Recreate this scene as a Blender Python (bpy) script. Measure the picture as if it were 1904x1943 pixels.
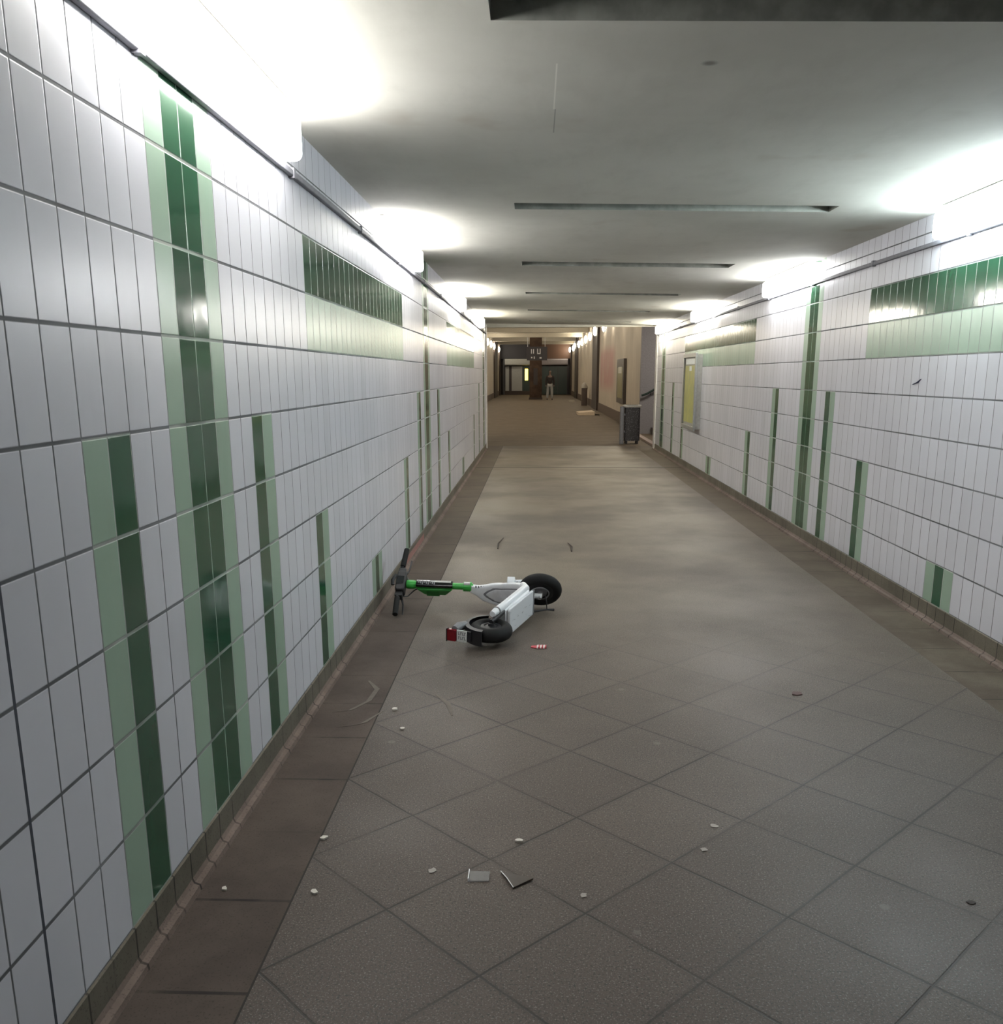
import bpy, math, random
from mathutils import Vector, Matrix
random.seed(7)
for o in list(bpy.data.objects): bpy.data.objects.remove(o)
SC = bpy.context.scene
C = SC.collection
PI = math.pi

# ------------------------------------------------------------------ camera
F_PX, CX, CY = 1719.5, 952.0, 1109.4          # focal length and optical centre, in pixels of the 1904 x 1943 frame
PITCH, YAW, ROLL, CAM_H = 0.2274, -0.0378, -0.003, 1.5076
_f = Vector((math.sin(YAW)*math.cos(PITCH), math.cos(YAW)*math.cos(PITCH), -math.sin(PITCH)))
_r0 = Vector((math.cos(YAW), -math.sin(YAW), 0)); _u0 = _r0.cross(_f)
_r = _r0*math.cos(ROLL) + _u0*math.sin(ROLL); _u = -_r0*math.sin(ROLL) + _u0*math.cos(ROLL)
cam = bpy.data.cameras.new('camera'); camo = bpy.data.objects.new('camera', cam); C.objects.link(camo)
m3 = Matrix((_r, _u, -_f)).transposed()
camo.matrix_world = Matrix.Translation((0, 0, CAM_H)) @ m3.to_4x4()
cam.sensor_fit = 'HORIZONTAL'; cam.sensor_width = 36; cam.lens = F_PX/1904*36
cam.shift_y = (CY-971.5)/1904; cam.clip_end = 300; cam.clip_start = 0.05
SC.camera = camo
# ------------------------------------------------------------------ world, exposure
w = bpy.data.worlds.new('world'); SC.world = w; w.use_nodes = True
w.node_tree.nodes['Background'].inputs[0].default_value = (.5, .55, .6, 1)
w.node_tree.nodes['Background'].inputs[1].default_value = 0.03
SC.view_settings.view_transform = 'Standard'; SC.view_settings.look = 'None'
SC.view_settings.gamma = 1; SC.view_settings.use_curve_mapping = False
SC.view_settings.exposure = 1.46
LAMP = 13.0        # radiance of the tube lights
SCONCE = 42.0

# ------------------------------------------------------------------ material helpers
def nt(name):
    m = bpy.data.materials.new(name); m.use_nodes = True
    t = m.node_tree; return m, t, t.nodes['Principled BSDF']
def N(t, ty, **k):
    n = t.nodes.new(ty)
    for a, b in k.items(): setattr(n, a, b)
    return n
def setin(t, sock, v):
    if hasattr(v, 'is_linked') or isinstance(v, bpy.types.NodeSocket): t.links.new(v, sock)
    else: sock.default_value = v
def M(t, op, a, b=0.0, c=0.0, clamp=False):
    n = N(t, 'ShaderNodeMath', operation=op); n.use_clamp = clamp
    setin(t, n.inputs[0], a); setin(t, n.inputs[1], b); setin(t, n.inputs[2], c)
    return n.outputs[0]
def MIX(t, f, a, b):
    n = N(t, 'ShaderNodeMix', data_type='RGBA')
    setin(t, n.inputs[0], f); setin(t, n.inputs[6], a); setin(t, n.inputs[7], b); return n.outputs[2]
def SS(t, v, a, b, lo=0., hi=1.):
    n = N(t, 'ShaderNodeMapRange'); n.interpolation_type = 'SMOOTHSTEP'
    setin(t, n.inputs[0], v); n.inputs[1].default_value = a; n.inputs[2].default_value = b
    n.inputs[3].default_value = lo; n.inputs[4].default_value = hi; return n.outputs[0]
def XYZ(t):
    tc = N(t, 'ShaderNodeTexCoord'); s = N(t, 'ShaderNodeSeparateXYZ')
    t.links.new(tc.outputs['Object'], s.inputs[0]); return tc.outputs['Object'], s.outputs
def NOISE(t, co, scale, det=4, rough=.55, sc3=None):
    n = N(t, 'ShaderNodeTexNoise'); n.inputs['Scale'].default_value = scale
    n.inputs['Detail'].default_value = det; n.inputs['Roughness'].default_value = rough
    if sc3:
        mp = N(t, 'ShaderNodeMapping'); mp.inputs['Scale'].default_value = sc3
        t.links.new(co, mp.inputs[0]); co = mp.outputs[0]
    t.links.new(co, n.inputs[0]); return n.outputs[0]
def BUMP(t, b, h, strength=.3, dist=.01):
    n = N(t, 'ShaderNodeBump'); n.inputs['Strength'].default_value = strength
    n.inputs['Distance'].default_value = dist
    t.links.new(h, n.inputs['Height']); t.links.new(n.outputs[0], b.inputs['Normal'])
def c4(c): return (c[0], c[1], c[2], 1)
_pl = {}
def plain(name, col, rough=.5, metal=0., spec=.5, var=.08, scale=30, bump=0.):
    if name in _pl: return _pl[name]
    m, t, b = nt(name); co, s = XYZ(t)
    n = NOISE(t, co, scale)
    f = SS(t, n, .3, .7)
    t.links.new(MIX(t, f, c4([x*(1-var) for x in col]), c4([min(1, x*(1+var)) for x in col])), b.inputs['Base Color'])
    b.inputs['Roughness'].default_value = rough; b.inputs['Metallic'].default_value = metal
    b.inputs['Specular IOR Level'].default_value = spec
    if bump: BUMP(t, b, n, bump, .002)
    _pl[name] = m; return m
def glow(name, col, strength):
    if name in _pl: return _pl[name]
    m, t, b = nt(name)
    b.inputs['Base Color'].default_value = (.8, .8, .8, 1)
    b.inputs['Emission Color'].default_value = c4(col); b.inputs['Emission Strength'].default_value = strength
    _pl[name] = m; return m

TW, TP = .12628, .24936                     # tile width (along the wall) and tile height
Y0L, Y0R = 1.7863, 1.7863-.27*.12628
ZR = lambda j: 2.1156-TP*j
def tile_mat(name, col, y0, rough, var=.04, grout=(.145, .148, .155), hot=0.):
    m, t, b = nt(name); co, s = XYZ(t)
    u = M(t, 'DIVIDE', M(t, 'SUBTRACT', s[1], y0), TW); v = M(t, 'DIVIDE', M(t, 'SUBTRACT', s[2], ZR(8)), TP)
    def edge(q, half):      # 1 inside the tile, 0 in the joint
        f = M(t, 'FRACT', q); d = M(t, 'MINIMUM', f, M(t, 'SUBTRACT', 1., f))
        return SS(t, d, half*.55, half*1.35)
    inside = M(t, 'MULTIPLY', edge(u, .0030/TW), edge(v, .0048/TP))
    cell = N(t, 'ShaderNodeCombineXYZ')
    t.links.new(M(t, 'FLOOR', u), cell.inputs[0]); t.links.new(M(t, 'FLOOR', v), cell.inputs[1])
    wn = N(t, 'ShaderNodeTexWhiteNoise'); t.links.new(cell.outputs[0], wn.inputs[0])
    base = MIX(t, wn.outputs[0], c4([x*(1-var) for x in col]), c4([min(1, x*(1+var)) for x in col]))
    gr = NOISE(t, co, 2.5)
    gcol = MIX(t, SS(t, gr, .35, .65), c4([x*.7 for x in grout]), c4([x*1.35 for x in grout]))
    # grime that runs in faint streaks down the tiles
    dirt = SS(t, NOISE(t, co, 1.3, 5, .6, (1, 2.2, .6)), .5, .8, 0, .22)
    base = MIX(t, dirt, base, c4([x*.62 for x in col]))
    t.links.new(MIX(t, inside, gcol, base), b.inputs['Base Color'])
    t.links.new(M(t, 'ADD', M(t, 'MULTIPLY', M(t, 'SUBTRACT', 1., inside), .8-rough), rough), b.inputs['Roughness'])
    wav = NOISE(t, co, 9, 1)
    BUMP(t, b, M(t, 'ADD', inside, M(t, 'ADD', M(t, 'MULTIPLY', wav, .5), M(t, 'MULTIPLY', M(t, 'MULTIPLY', M(t, 'FRACT', u), wn.outputs[0]), .12))), .55, .0022)
    return m
WHITE, LGREEN, DGREEN = (.65, .65, .70), (.325, .445, .345), (.026, .095, .050)
def wallmats(y0, tag):
    return [tile_mat('white_tile_'+tag, WHITE, y0, .26), tile_mat('pale_green_tile_'+tag, LGREEN, y0, .24, .06, (.30, .32, .29)),
            tile_mat('dark_green_tile_'+tag, DGREEN, y0, .10, .12, (.27, .31, .27)),
            plain('black_expansion_joint', (.05, .055, .07), .8)]

def floor_mat():
    m, t, b = nt('granite_slab_floor'); co, s = XYZ(t)
    P = .575
    def jd(q, q0):
        f = M(t, 'FRACT', M(t, 'DIVIDE', M(t, 'SUBTRACT', q, q0), P)); d = M(t, 'MINIMUM', f, M(t, 'SUBTRACT', 1., f))
        return d
    wob = M(t, 'MULTIPLY', M(t, 'SUBTRACT', NOISE(t, co, 6), .5), .012)
    u = M(t, 'ADD', M(t, 'SUBTRACT', s[1], s[0]), wob); v = M(t, 'ADD', M(t, 'ADD', s[1], s[0]), wob)
    ju, jv = jd(u, 1.03), jd(v, 1.33)
    line = M(t, 'MAXIMUM', SS(t, ju, .004, .013, 1, 0), SS(t, jv, .004, .013, 1, 0))
    fill = SS(t, NOISE(t, co, 1.7, 3), .34, .60, .25, 1.)               # joints partly packed with dirt
    far = SS(t, s[1], 3.4, 5.6, 1., .07)                                 # joint lines fade out with distance
    line = M(t, 'MULTIPLY', M(t, 'MULTIPLY', line, fill), far)
    soft = M(t, 'MULTIPLY', M(t, 'MAXIMUM', SS(t, ju, .0, .05, 1, 0), SS(t, jv, .0, .05, 1, 0)), far)
    cell = N(t, 'ShaderNodeCombineXYZ')
    t.links.new(M(t, 'FLOOR', M(t, 'DIVIDE', M(t, 'SUBTRACT', u, 1.03), P)), cell.inputs[0])
    t.links.new(M(t, 'FLOOR', M(t, 'DIVIDE', M(t, 'SUBTRACT', v, 1.33), P)), cell.inputs[1])
    wn = N(t, 'ShaderNodeTexWhiteNoise'); t.links.new(cell.outputs[0], wn.inputs[0])
    c = MIX(t, wn.outputs[0], (.076, .056, .045, 1), (.095, .072, .058, 1))
    big = NOISE(t, co, .8, 4, .6)
    dust = M(t, 'MULTIPLY', SS(t, s[1], 3.2, 8.), SS(t, NOISE(t, co, .45, 3), .2, .6, .55, 1.))  # pale film on the slabs, plus the brighter far floor painted in
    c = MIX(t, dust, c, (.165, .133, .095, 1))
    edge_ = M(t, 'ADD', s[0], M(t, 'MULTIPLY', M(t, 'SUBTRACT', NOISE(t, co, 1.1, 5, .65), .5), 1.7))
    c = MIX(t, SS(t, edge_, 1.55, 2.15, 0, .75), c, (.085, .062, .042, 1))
    c = MIX(t, SS(t, big, .4, .72, 0, .55), c, (.072, .057, .047, 1))
    sp = NOISE(t, co, 190, 2, .6)
    c = MIX(t, SS(t, sp, .56, .68, 0, .6), c, (.27, .245, .225, 1))
    sp2 = NOISE(t, co, 140, 2, .6, (1.1, .9, 1))
    c = MIX(t, SS(t, sp2, .54, .66, 0, .75), c, (.022, .025, .022, 1))
    gum = N(t, 'ShaderNodeTexVoronoi'); gum.inputs['Scale'].default_value = 2.6; t.links.new(co, gum.inputs[0])
    c = MIX(t, SS(t, gum.outputs['Distance'], .035, .05, .35, 0), c, (.19, .165, .145, 1))
    c = MIX(t, M(t, 'MULTIPLY', soft, .28), c, (.025, .02, .017, 1))
    c = MIX(t, M(t, 'MULTIPLY', line, .92), c, (.018, .014, .012, 1))
    t.links.new(c, b.inputs['Base Color'])
    t.links.new(SS(t, big, .3, .7, .48, .62), b.inputs['Roughness']); b.inputs['Specular IOR Level'].default_value = .38
    BUMP(t, b, M(t, 'SUBTRACT', M(t, 'MULTIPLY', sp, .25), M(t, 'MULTIPLY', line, 1.)), .35, .003)
    return m
def band_mat(name, c1, c2, pitch, y0, jw=.006, dusty_light=None):
    m, t, b = nt(name); co, s = XYZ(t)
    f = M(t, 'FRACT', M(t, 'DIVIDE', M(t, 'SUBTRACT', s[1], y0), pitch)); d = M(t, 'MINIMUM', f, M(t, 'SUBTRACT', 1., f))
    line = SS(t, d, jw/pitch*.5, jw/pitch, 1, 0)
    line = M(t, 'MULTIPLY', line, SS(t, NOISE(t, co, 3, 3), .4, .6, .1, .9))
    c = MIX(t, SS(t, NOISE(t, co, 2.2, 5, .65), .3, .7), c4(c1), c4(c2))
    if dusty_light: c = MIX(t, M(t, 'MULTIPLY', SS(t, s[1], 5., 11.), SS(t, NOISE(t, co, .9, 4), .3, .6, .4, .95)), c, c4(dusty_light))  # border follows the field: pale film plus painted far brightness
    c = MIX(t, SS(t, NOISE(t, co, 150, 2), .56, .7, 0, .5), c, c4([x*.35 for x in c1]))
    c = MIX(t, line, c, (.015, .012, .010, 1))
    t.links.new(c, b.inputs['Base Color']); b.inputs['Roughness'].default_value = .75
    b.inputs['Specular IOR Level'].default_value = .3
    return m
def ceiling_mat():
    m, t, b = nt('painted_concrete_ceiling'); co, s = XYZ(t)
    n1 = NOISE(t, co, .9, 5, .6); n2 = NOISE(t, co, 7, 5, .65, (1, .35, 1))
    c = MIX(t, SS(t, n1, .3, .7), (.50, .49, .435, 1), (.58, .57, .51, 1))
    c = MIX(t, SS(t, n2, .45, .75, 0, .25), c, (.40, .39, .34, 1))
    c = MIX(t, SS(t, NOISE(t, co, 1.6, 3), .62, .74, 0, .3), c, (.34, .27, .20, 1))
    def box(x0, x1, y0, y1, e=.004):
        a = M(t, 'MULTIPLY', SS(t, s[0], x0-e, x0+e), SS(t, s[0], x1-e, x1+e, 1, 0))
        d = M(t, 'MULTIPLY', SS(t, s[1], y0-e, y0+e), SS(t, s[1], y1-e, y1+e, 1, 0)); return M(t, 'MULTIPLY', a, d)
    c = MIX(t, M(t, 'MULTIPLY', box(.061, .066, 3.32, 3.85, .002), .8), c, (.75, .73, .66, 1))
    c = MIX(t, M(t, 'MULTIPLY', box(.067, .071, 3.85, 4.2, .002), .6), c, (.13, .13, .12, 1))
    dx = M(t, 'SUBTRACT', s[0], .565); dy = M(t, 'SUBTRACT', s[1], 3.31)
    rr = M(t, 'SQRT', M(t, 'ADD', M(t, 'MULTIPLY', dx, dx), M(t, 'MULTIPLY', dy, dy)))
    c = MIX(t, SS(t, rr, .008, .035, .7, 0), c, (.12, .11, .09, 1))
    t.links.new(c, b.inputs['Base Color']); b.inputs['Roughness'].default_value = .85
    b.inputs['Specular IOR Level'].default_value = .2
    BUMP(t, b, n2, .15, .004)
    return m

# ------------------------------------------------------------------ mesh helpers
class MB:
    def __init__(s, T=None): s.v = []; s.f = []; s.m = []; s.T = T or Matrix.Identity(4)
    def add(s, vs, fs, mi=0):
        n = len(s.v); s.v += [tuple(s.T @ Vector(p)) for p in vs]; s.f += [tuple(i+n for i in f) for f in fs]; s.m += [mi]*len(fs); return s
    def box(s, x0, x1, y0, y1, z0, z1, mi=0):
        vs = [(x, y, z) for x in (x0, x1) for y in (y0, y1) for z in (z0, z1)]
        return s.add(vs, [(0, 1, 3, 2), (4, 6, 7, 5), (0, 4, 5, 1), (2, 3, 7, 6), (0, 2, 6, 4), (1, 5, 7, 3)], mi)
    def quad(s, a, b, c, d, mi=0): return s.add([a, b, c, d], [(0, 1, 2, 3)], mi)
    def rings(s, rs, mi=0, cap=True, closed=False):
        n = len(rs[0]); vs = [p for r in rs for p in r]; fs = []
        L = len(rs) if closed else len(rs)-1
        for i in range(L):
            a, b = i*n, ((i+1) % len(rs))*n
            for k in range(n): fs.append((a+k, a+(k+1) % n, b+(k+1) % n, b+k))
        if cap and not closed: fs += [tuple(range(n))[::-1], tuple((len(rs)-1)*n+k for k in range(n))]
        return s.add(vs, fs, mi)
    def tube(s, pts, r, mi=0, n=12, cap=True, flat=1.0):
        pts = [Vector(p) for p in pts]; rr = r if isinstance(r, (list, tuple)) else [r]*len(pts); rs = []
        up = None
        for i, p in enumerate(pts):
            d = (pts[min(i+1, len(pts)-1)]-pts[max(i-1, 0)]).normalized()
            if up is None:
                up = Vector((0, 0, 1)) if abs(d.z) < .9 else Vector((1, 0, 0))
            a = d.cross(up).normalized(); bb = a.cross(d).normalized(); up = bb
            rs.append([p+a*rr[i]*math.cos(2*PI*k/n)+bb*rr[i]*flat*math.sin(2*PI*k/n) for k in range(n)])
        return s.rings(rs, mi, cap)
    def torus(s, R, r, axis='y', c=(0, 0, 0), mi=0, n=48, k=14, sq=1.0):
        rs = []
        for i in range(n):
            a = 2*PI*i/n; ring = []
            for j in range(k):
                t = 2*PI*j/k; q = R+r*math.cos(t); h = r*sq*math.sin(t)
                ring.append((c[0]+q*math.cos(a), c[1]+h, c[2]+q*math.sin(a)) if axis == 'y' else (c[0]+q*math.cos(a), c[1]+q*math.sin(a), c[2]+h))
            rs.append(ring)
        return s.rings(rs, mi, False, True)
    def lathe(s, prof, axis='y', c=(0, 0, 0), mi=0, n=32):
        rs = []
        for (r, h) in prof:
            ring = []
            for k in range(n):
                a = 2*PI*k/n
                ring.append((c[0]+r*math.cos(a), c[1]+h, c[2]+r*math.sin(a)) if axis == 'y' else (c[0]+r*math.cos(a), c[1]+r*math.sin(a), c[2]+h))
            rs.append(ring)
        return s.rings(rs, mi)
    def rbox(s, x0, x1, y0, y1, z0, z1, r, mi=0, n=4, axis='y'):   # box rounded round one axis
        rect = []
        A0, A1, B0, B1 = {'y': (x0, x1, z0, z1), 'z': (x0, x1, y0, y1), 'x': (y0, y1, z0, z1)}[axis]
        for cx, cz, a0 in ((A1-r, B1-r, 0), (A0+r, B1-r, 1), (A0+r, B0+r, 2), (A1-r, B0+r, 3)):
            for k in range(n+1):
                a = (a0+k/n)*PI/2; rect.append((cx+r*math.cos(a), cz+r*math.sin(a)))
        if axis == 'y': rs = [[(a, y, b) for a, b in rect] for y in (y0, y1)]
        elif axis == 'z': rs = [[(a, b, z) for a, b in rect] for z in (z0, z1)]
        else: rs = [[(x, a, b) for a, b in rect] for x in (x0, x1)]
        return s.rings(rs, mi)
    def build(s, name, mats, parent=None, smooth=False, bevel=0., origin=None):
        me = bpy.data.meshes.new(name)
        o0 = Vector(origin) if origin is not None else Vector((0, 0, 0))
        me.from_pydata([tuple(Vector(p)-o0) for p in s.v], [], s.f)
        for mm in (mats if isinstance(mats, list) else [mats]): me.materials.append(mm)
        for p, i in zip(me.polygons, s.m): p.material_index = i; p.use_smooth = smooth
        import bmesh
        bm = bmesh.new(); bm.from_mesh(me); bmesh.ops.recalc_face_normals(bm, faces=bm.faces); bm.to_mesh(me); bm.free()
        if smooth: 
            try: me.set_sharp_from_angle(angle=math.radians(42))
            except Exception: pass
        ob = bpy.data.objects.new(name, me); C.objects.link(ob)
        if parent is not None:
            ob.parent = parent
            par = parent; off = Vector((0, 0, 0))
            while par is not None: off += par.location; par = par.parent
            ob.location = o0-off
        else: ob.location = o0
        if bevel:
            b = ob.modifiers.new('bevel', 'BEVEL'); b.width = bevel; b.segments = 2; b.limit_method = 'ANGLE'
        return ob
def tag(o, label, cat, group=None, kind=None):
    if label: o['label'] = label
    if cat: o['category'] = cat
    if group: o['group'] = group
    if kind: o['kind'] = kind
    return o
def thing(name, label, cat, loc=(0, 0, 0), group=None):
    o = bpy.data.objects.new(name, None); C.objects.link(o); o.location = loc; o.empty_display_size = .1
    return tag(o, label, cat, group)
def struct(o, label=None, cat=None):
    o['kind'] = 'structure'
    if label: o['label'] = label
    if cat: o['category'] = cat
    return o

# ------------------------------------------------------------------ setting
XL, XR = -1.03, 2.4535
YB, YE = -6.0, 19.15
CLZ = lambda x: 2.532-(x-XL)*.018            # the ceiling falls a little to the right
ZT = 2.62
def tiled_wall(name, X, y0, patches, side):
    """wall face of rectangles: patches = (c0, c1, jtop, jbottom, material index)"""
    ys = {YB, YE}; zs = {0., ZR(8), ZT}
    for c0, c1, j0, j1, mi in patches:
        ys |= {y0+c0*TW, y0+c1*TW}; zs |= {ZT if j0 is None else ZR(j0), ZR(j1)}
    ys = sorted(ys); zs = sorted(zs); b = MB(); nz = len(zs)
    vs = [(X, y, z) for y in ys for z in zs]; fs = []; ms = []
    for i in range(len(ys)-1):
        for k in range(nz-1):
            yc, zc = (ys[i]+ys[i+1])/2, (zs[k]+zs[k+1])/2; mi = 0
            for c0, c1, j0, j1, q in patches:
                if y0+c0*TW < yc < y0+c1*TW and ZR(j1) < zc < (ZT if j0 is None else ZR(j0)): mi = q
            fs.append((i*nz+k, (i+1)*nz+k, (i+1)*nz+k+1, i*nz+k+1)); ms.append(mi)
    b.v = vs; b.f = fs; b.m = ms
    t = .25*side
    b.add([(X, YB, 0), (X+t, YB, 0), (X+t, YE, 0), (X, YE, 0), (X, YB, ZT), (X+t, YB, ZT), (X+t, YE, ZT), (X, YE, ZT)],
          [(1, 2, 6, 5), (3, 2, 6, 7), (0, 1, 5, 4), (4, 5, 6, 7)], 0)
    return b
G, D = 1, 2
def bars(lst):
    out = []
    for kind, c, j in lst:
        if kind == 'LD': out += [(c, c+1, j, 8, G), (c+1, c+2, j, 8, D)]
        if kind == 'DL': out += [(c, c+1, j, 8, D), (c+1, c+2, j, 8, G)]
        if kind == 'LDL': out += [(c, c+1, j, 8, G), (c+1, c+2, j, 8, D), (c+2, c+3, j, 8, G)]
        if kind == 'MAIN': out += [(c, c+1, None, 8, G), (c+1, c+3, None, 8, D), (c+3, c+4, None, 8, G)]
    return out
pl = [(19, 43, 0, 1, D), (19, 43, 1, 2, G), (71, 108, 0, 1, D), (71, 108, 1, 2, G), (-28, -4, 0, 1, D), (-28, -4, 1, 2, G)]
pl += bars([('LD', 2, 3), ('MAIN', 6, None), ('DL', 12, 3), ('DL', 19, 5), ('LDL', 30, 7), ('LD', 42, 5), ('LD', 49, 3), ('MAIN', 53, None),
            ('DL', 62, 3), ('DL', 71, 5), ('LDL', 87, 7), ('LD', 106, 5), ('LD', 117, 3), ('MAIN', 128, None), ('LD', -5, 5), ('LDL', -17, 7)])
pl += [(-1.04, -.96, None, 8, 3)]
struct(tiled_wall('wall_left', XL, Y0L, pl, -1).build('wall_left', wallmats(Y0L, 'left')))
pr_ = [(17, 42, 0, 1, D), (17, 42, 1, 2, G), (70, 109, 0, 1, D), (70, 109, 1, 2, G)]
pr_ += bars([('MAIN', 4, None), ('DL', 10, 3), ('DL', 17, 5), ('LDL', 28, 7), ('LD', 40, 5), ('LD', 47, 3), ('MAIN', 51, None),
             ('DL', 61, 3), ('DL', 70, 5), ('LDL', 88, 7), ('LD', 108, 5), ('LD', 117, 3), ('MAIN', 127, None)])
struct(tiled_wall('wall_right', XR, Y0R, pr_, 1).build('wall_right', wallmats(Y0R, 'right')))

# brown sanitary base of both walls with a small coved foot
bmat = band_mat('brown_base_tile', (.115, .10, .075), (.17, .15, .115), TW, Y0L, .005)
kmat = band_mat('pinkish_cove', (.12, .088, .072), (.20, .150, .125), TW, Y0L, .006)
for nm, X, sgn in (('baseboard_left', XL, 1), ('baseboard_right', XR, -1)):
    b = MB()
    prof = [(0, ZR(8)), (.006, ZR(8)-.003), (.006, .035), (.012, .022), (.028, .016), (.032, 0), (0, 0)]
    rs = [[(X+sgn*a, y, z) for a, z in prof] for y in (YB, YE)]
    b.rings(rs, 0)
    for i, f in enumerate(b.f):
        if len(f) == 4 and i in (2, 3, 4): b.m[i] = 1
    struct(b.build(nm, [bmat, kmat]))

# floor: central field of diagonal slabs, a border of straight slabs along each wall
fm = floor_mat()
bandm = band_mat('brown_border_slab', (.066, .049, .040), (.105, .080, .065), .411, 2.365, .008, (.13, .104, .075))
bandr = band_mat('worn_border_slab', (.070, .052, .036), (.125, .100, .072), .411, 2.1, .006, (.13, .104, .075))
jm = plain('floor_joint', (.03, .025, .02), .9)
BL, BR_ = -.712, 2.13
b = MB()
def fq(x0, x1, y0, y1, mi): b.quad((x0, y0, 0), (x1, y0, 0), (x1, y1, 0), (x0, y1, 0), mi)
ycuts = [(YB, 15.2, 0), (15.2, 15.26, 1), (15.26, 19.9, 0)]
for ya, yb, q in ycuts:
    fq(XL-.25, BL-.003, ya, yb, 2 if q else 1); fq(BL-.003, BL+.003, ya, yb, 2)
    fq(BL+.003, BR_-.003, ya, yb, 2 if q else 0); fq(BR_-.003, BR_+.003, ya, yb, 4); fq(BR_+.003, XR+.25, ya, yb, 2 if q else 4)
HL, HR, HE, HZ = -2.83, 2.70, 72.0, 3.88     # the wider hall beyond
fm2 = band_mat('brown_hall_paving', (.125, .093, .060), (.160, .125, .085), 1.2, 20.0, .02)
b.quad((HL-1, 19.9, 0), (7, 19.9, 0), (7, HE+1, 0), (HL-1, HE+1, 0), 3)
b.quad((HL-1, 19.15, 0), (XL-.25, 19.15, 0), (XL-.25, 19.9, 0), (HL-1, 19.9, 0), 3)
b.quad((XR+.25, 19.15, 0), (7, 19.15, 0), (7, 19.9, 0), (XR+.25, 19.9, 0), 3)
b.box(HL-1, 7, YB, HE+1, -.2, -.05, 3)
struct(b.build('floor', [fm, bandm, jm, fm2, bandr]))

# ceiling with its row of recessed slots
cm = ceiling_mat(); sm = plain('dark_slot_lining', (.24, .245, .215), .9, var=.2, scale=12)
slots = [(2.70, 2.945), (5.83, 6.04), (8.72, 9.04), (11.85, 12.12), (14.95, 15.22), (17.9, 18.1), (-.4, -.16), (-3.4, -3.2)]
slots.sort(); SX0, SX1 = -.138, 1.80
b = MB(); y = YB
def cq(x0, x1, y0, y1, dz=0, mi=0): b.quad((x0, y0, CLZ(x0)+dz), (x1, y0, CLZ(x1)+dz), (x1, y1, CLZ(x1)+dz), (x0, y1, CLZ(x0)+dz), mi)
for a, e in slots:
    cq(XL-.05, XR+.05, y, a); cq(XL-.05, SX0, a, e); cq(SX1, XR+.05, a, e)
    cq(SX0, SX1, a, e, .09, 1); y = e
    for (p, q) in (((SX0, a), (SX1, a)), ((SX1, a), (SX1, e)), ((SX1, e), (SX0, e)), ((SX0, e), (SX0, a))):
        b.quad((p[0], p[1], CLZ(p[0])), (q[0], q[1], CLZ(q[0])), (q[0], q[1], CLZ(q[0])+.09), (p[0], p[1], CLZ(p[0])+.09), 1)
cq(XL-.05, XR+.05, y, YE)
b.quad((HL-.5, YE, 2.45), (7, YE, 2.45), (7, YE, 4.2), (HL-.5, YE, 4.2), 0)
b.box(XL-.3, XR+.3, YB-.1, YE, 2.72, 2.8, 0)
struct(b.build('ceiling', [cm, sm]))
struct(MB().box(XL-.3, XR+.3, YB-.2, YB, 0, 2.7).build('end_cap_back', plain('grey_plaster', (.35, .35, .34), .9)))  # unseen end cap added behind the camera to keep the light in

# conduit rail under the lamps on both walls
rail = plain('dark_grey_rail', (.17, .17, .19), .6)
for i, (X, sg, z) in enumerate(((XL, 1, 2.325), (XR, -1, 2.285))):
    bb = MB().rbox(min(X, X+sg*.022), max(X, X+sg*.022), YB, YE-.2, z-.013, z+.013, .005)
    for k in range(16):
        yy = -5+k*1.5; bb.box(min(X, X+sg*.026), max(X, X+sg*.026), yy, yy+.03, z-.02, z+.02)
    struct(bb.build('trim_%d' % (i+1), rail))
# pale corner trims where the tiled tunnel ends
wt = plain('pale_corner_trim', (.68, .67, .65), .45)
struct(MB().box(XL-.02, XL+.022, YE-.16, YE+.01, 0, 2.5).build('trim_3', wt))
struct(MB().box(XR-.022, XR+.02, YE-.2, YE+.01, 0, 2.45).build('trim_4', wt))

# wider hall beyond
def hall_wall_mat(pink=False):
    m, t, bs = nt('cream_hall_wall'+('_painted' if pink else '')); co, s = XYZ(t)
    c = MIX(t, SS(t, NOISE(t, co, .8, 5), .3, .7), (.54, .48, .40, 1), (.62, .55, .465, 1))
    f = M(t, 'FRACT', M(t, 'DIVIDE', s[1], .6)); d = M(t, 'MINIMUM', f, M(t, 'SUBTRACT', 1., f))
    c = MIX(t, SS(t, d, .01, .025, .35, 0), c, (.2, .17, .14, 1))
    if pink:
        a = M(t, 'MULTIPLY', SS(t, s[1], 31.2, 33.5), SS(t, s[1], 38.5, 39.8, 1, 0))
        z = M(t, 'MULTIPLY', SS(t, s[2], .7, 1.3), SS(t, s[2], 2.2, 2.7, 1, 0))
        k = M(t, 'MULTIPLY', M(t, 'MULTIPLY', a, z), SS(t, NOISE(t, co, .9, 4), .25, .55, .25, .8))
        c = MIX(t, k, c, (.50, .24, .235, 1))
    t.links.new(c, bs.inputs['Base Color']); bs.inputs['Roughness'].default_value = .6
    return m
sk = plain('brown_skirting', (.12, .085, .065), .7)
dk = plain('dark_brown_pier', (.045, .03, .024), .6)
b = MB().box(HL-.2, HL, YE, HE, 0, 4.2)
struct(b.build('wall_far_left', hall_wall_mat()))
struct(MB().box(HL, HL+.03, YE, HE, 0, .34).build('baseboard_far_left', sk))
b = MB().box(HR, HR+.2, 24.3, HE, 0, 4.2)
struct(b.build('wall_far_right', hall_wall_mat(True)))
struct(MB().box(HR-.03, HR, 24.15, HE, 0, .34).build('baseboard_far_right', sk))
struct(MB().box(HL-.2, XL-.25, YE-.12, YE-.02, 0, 4.2).build('wall_left_return', plain('grey_plaster', (.35, .35, .34), .9)))
n5 = 0
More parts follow.
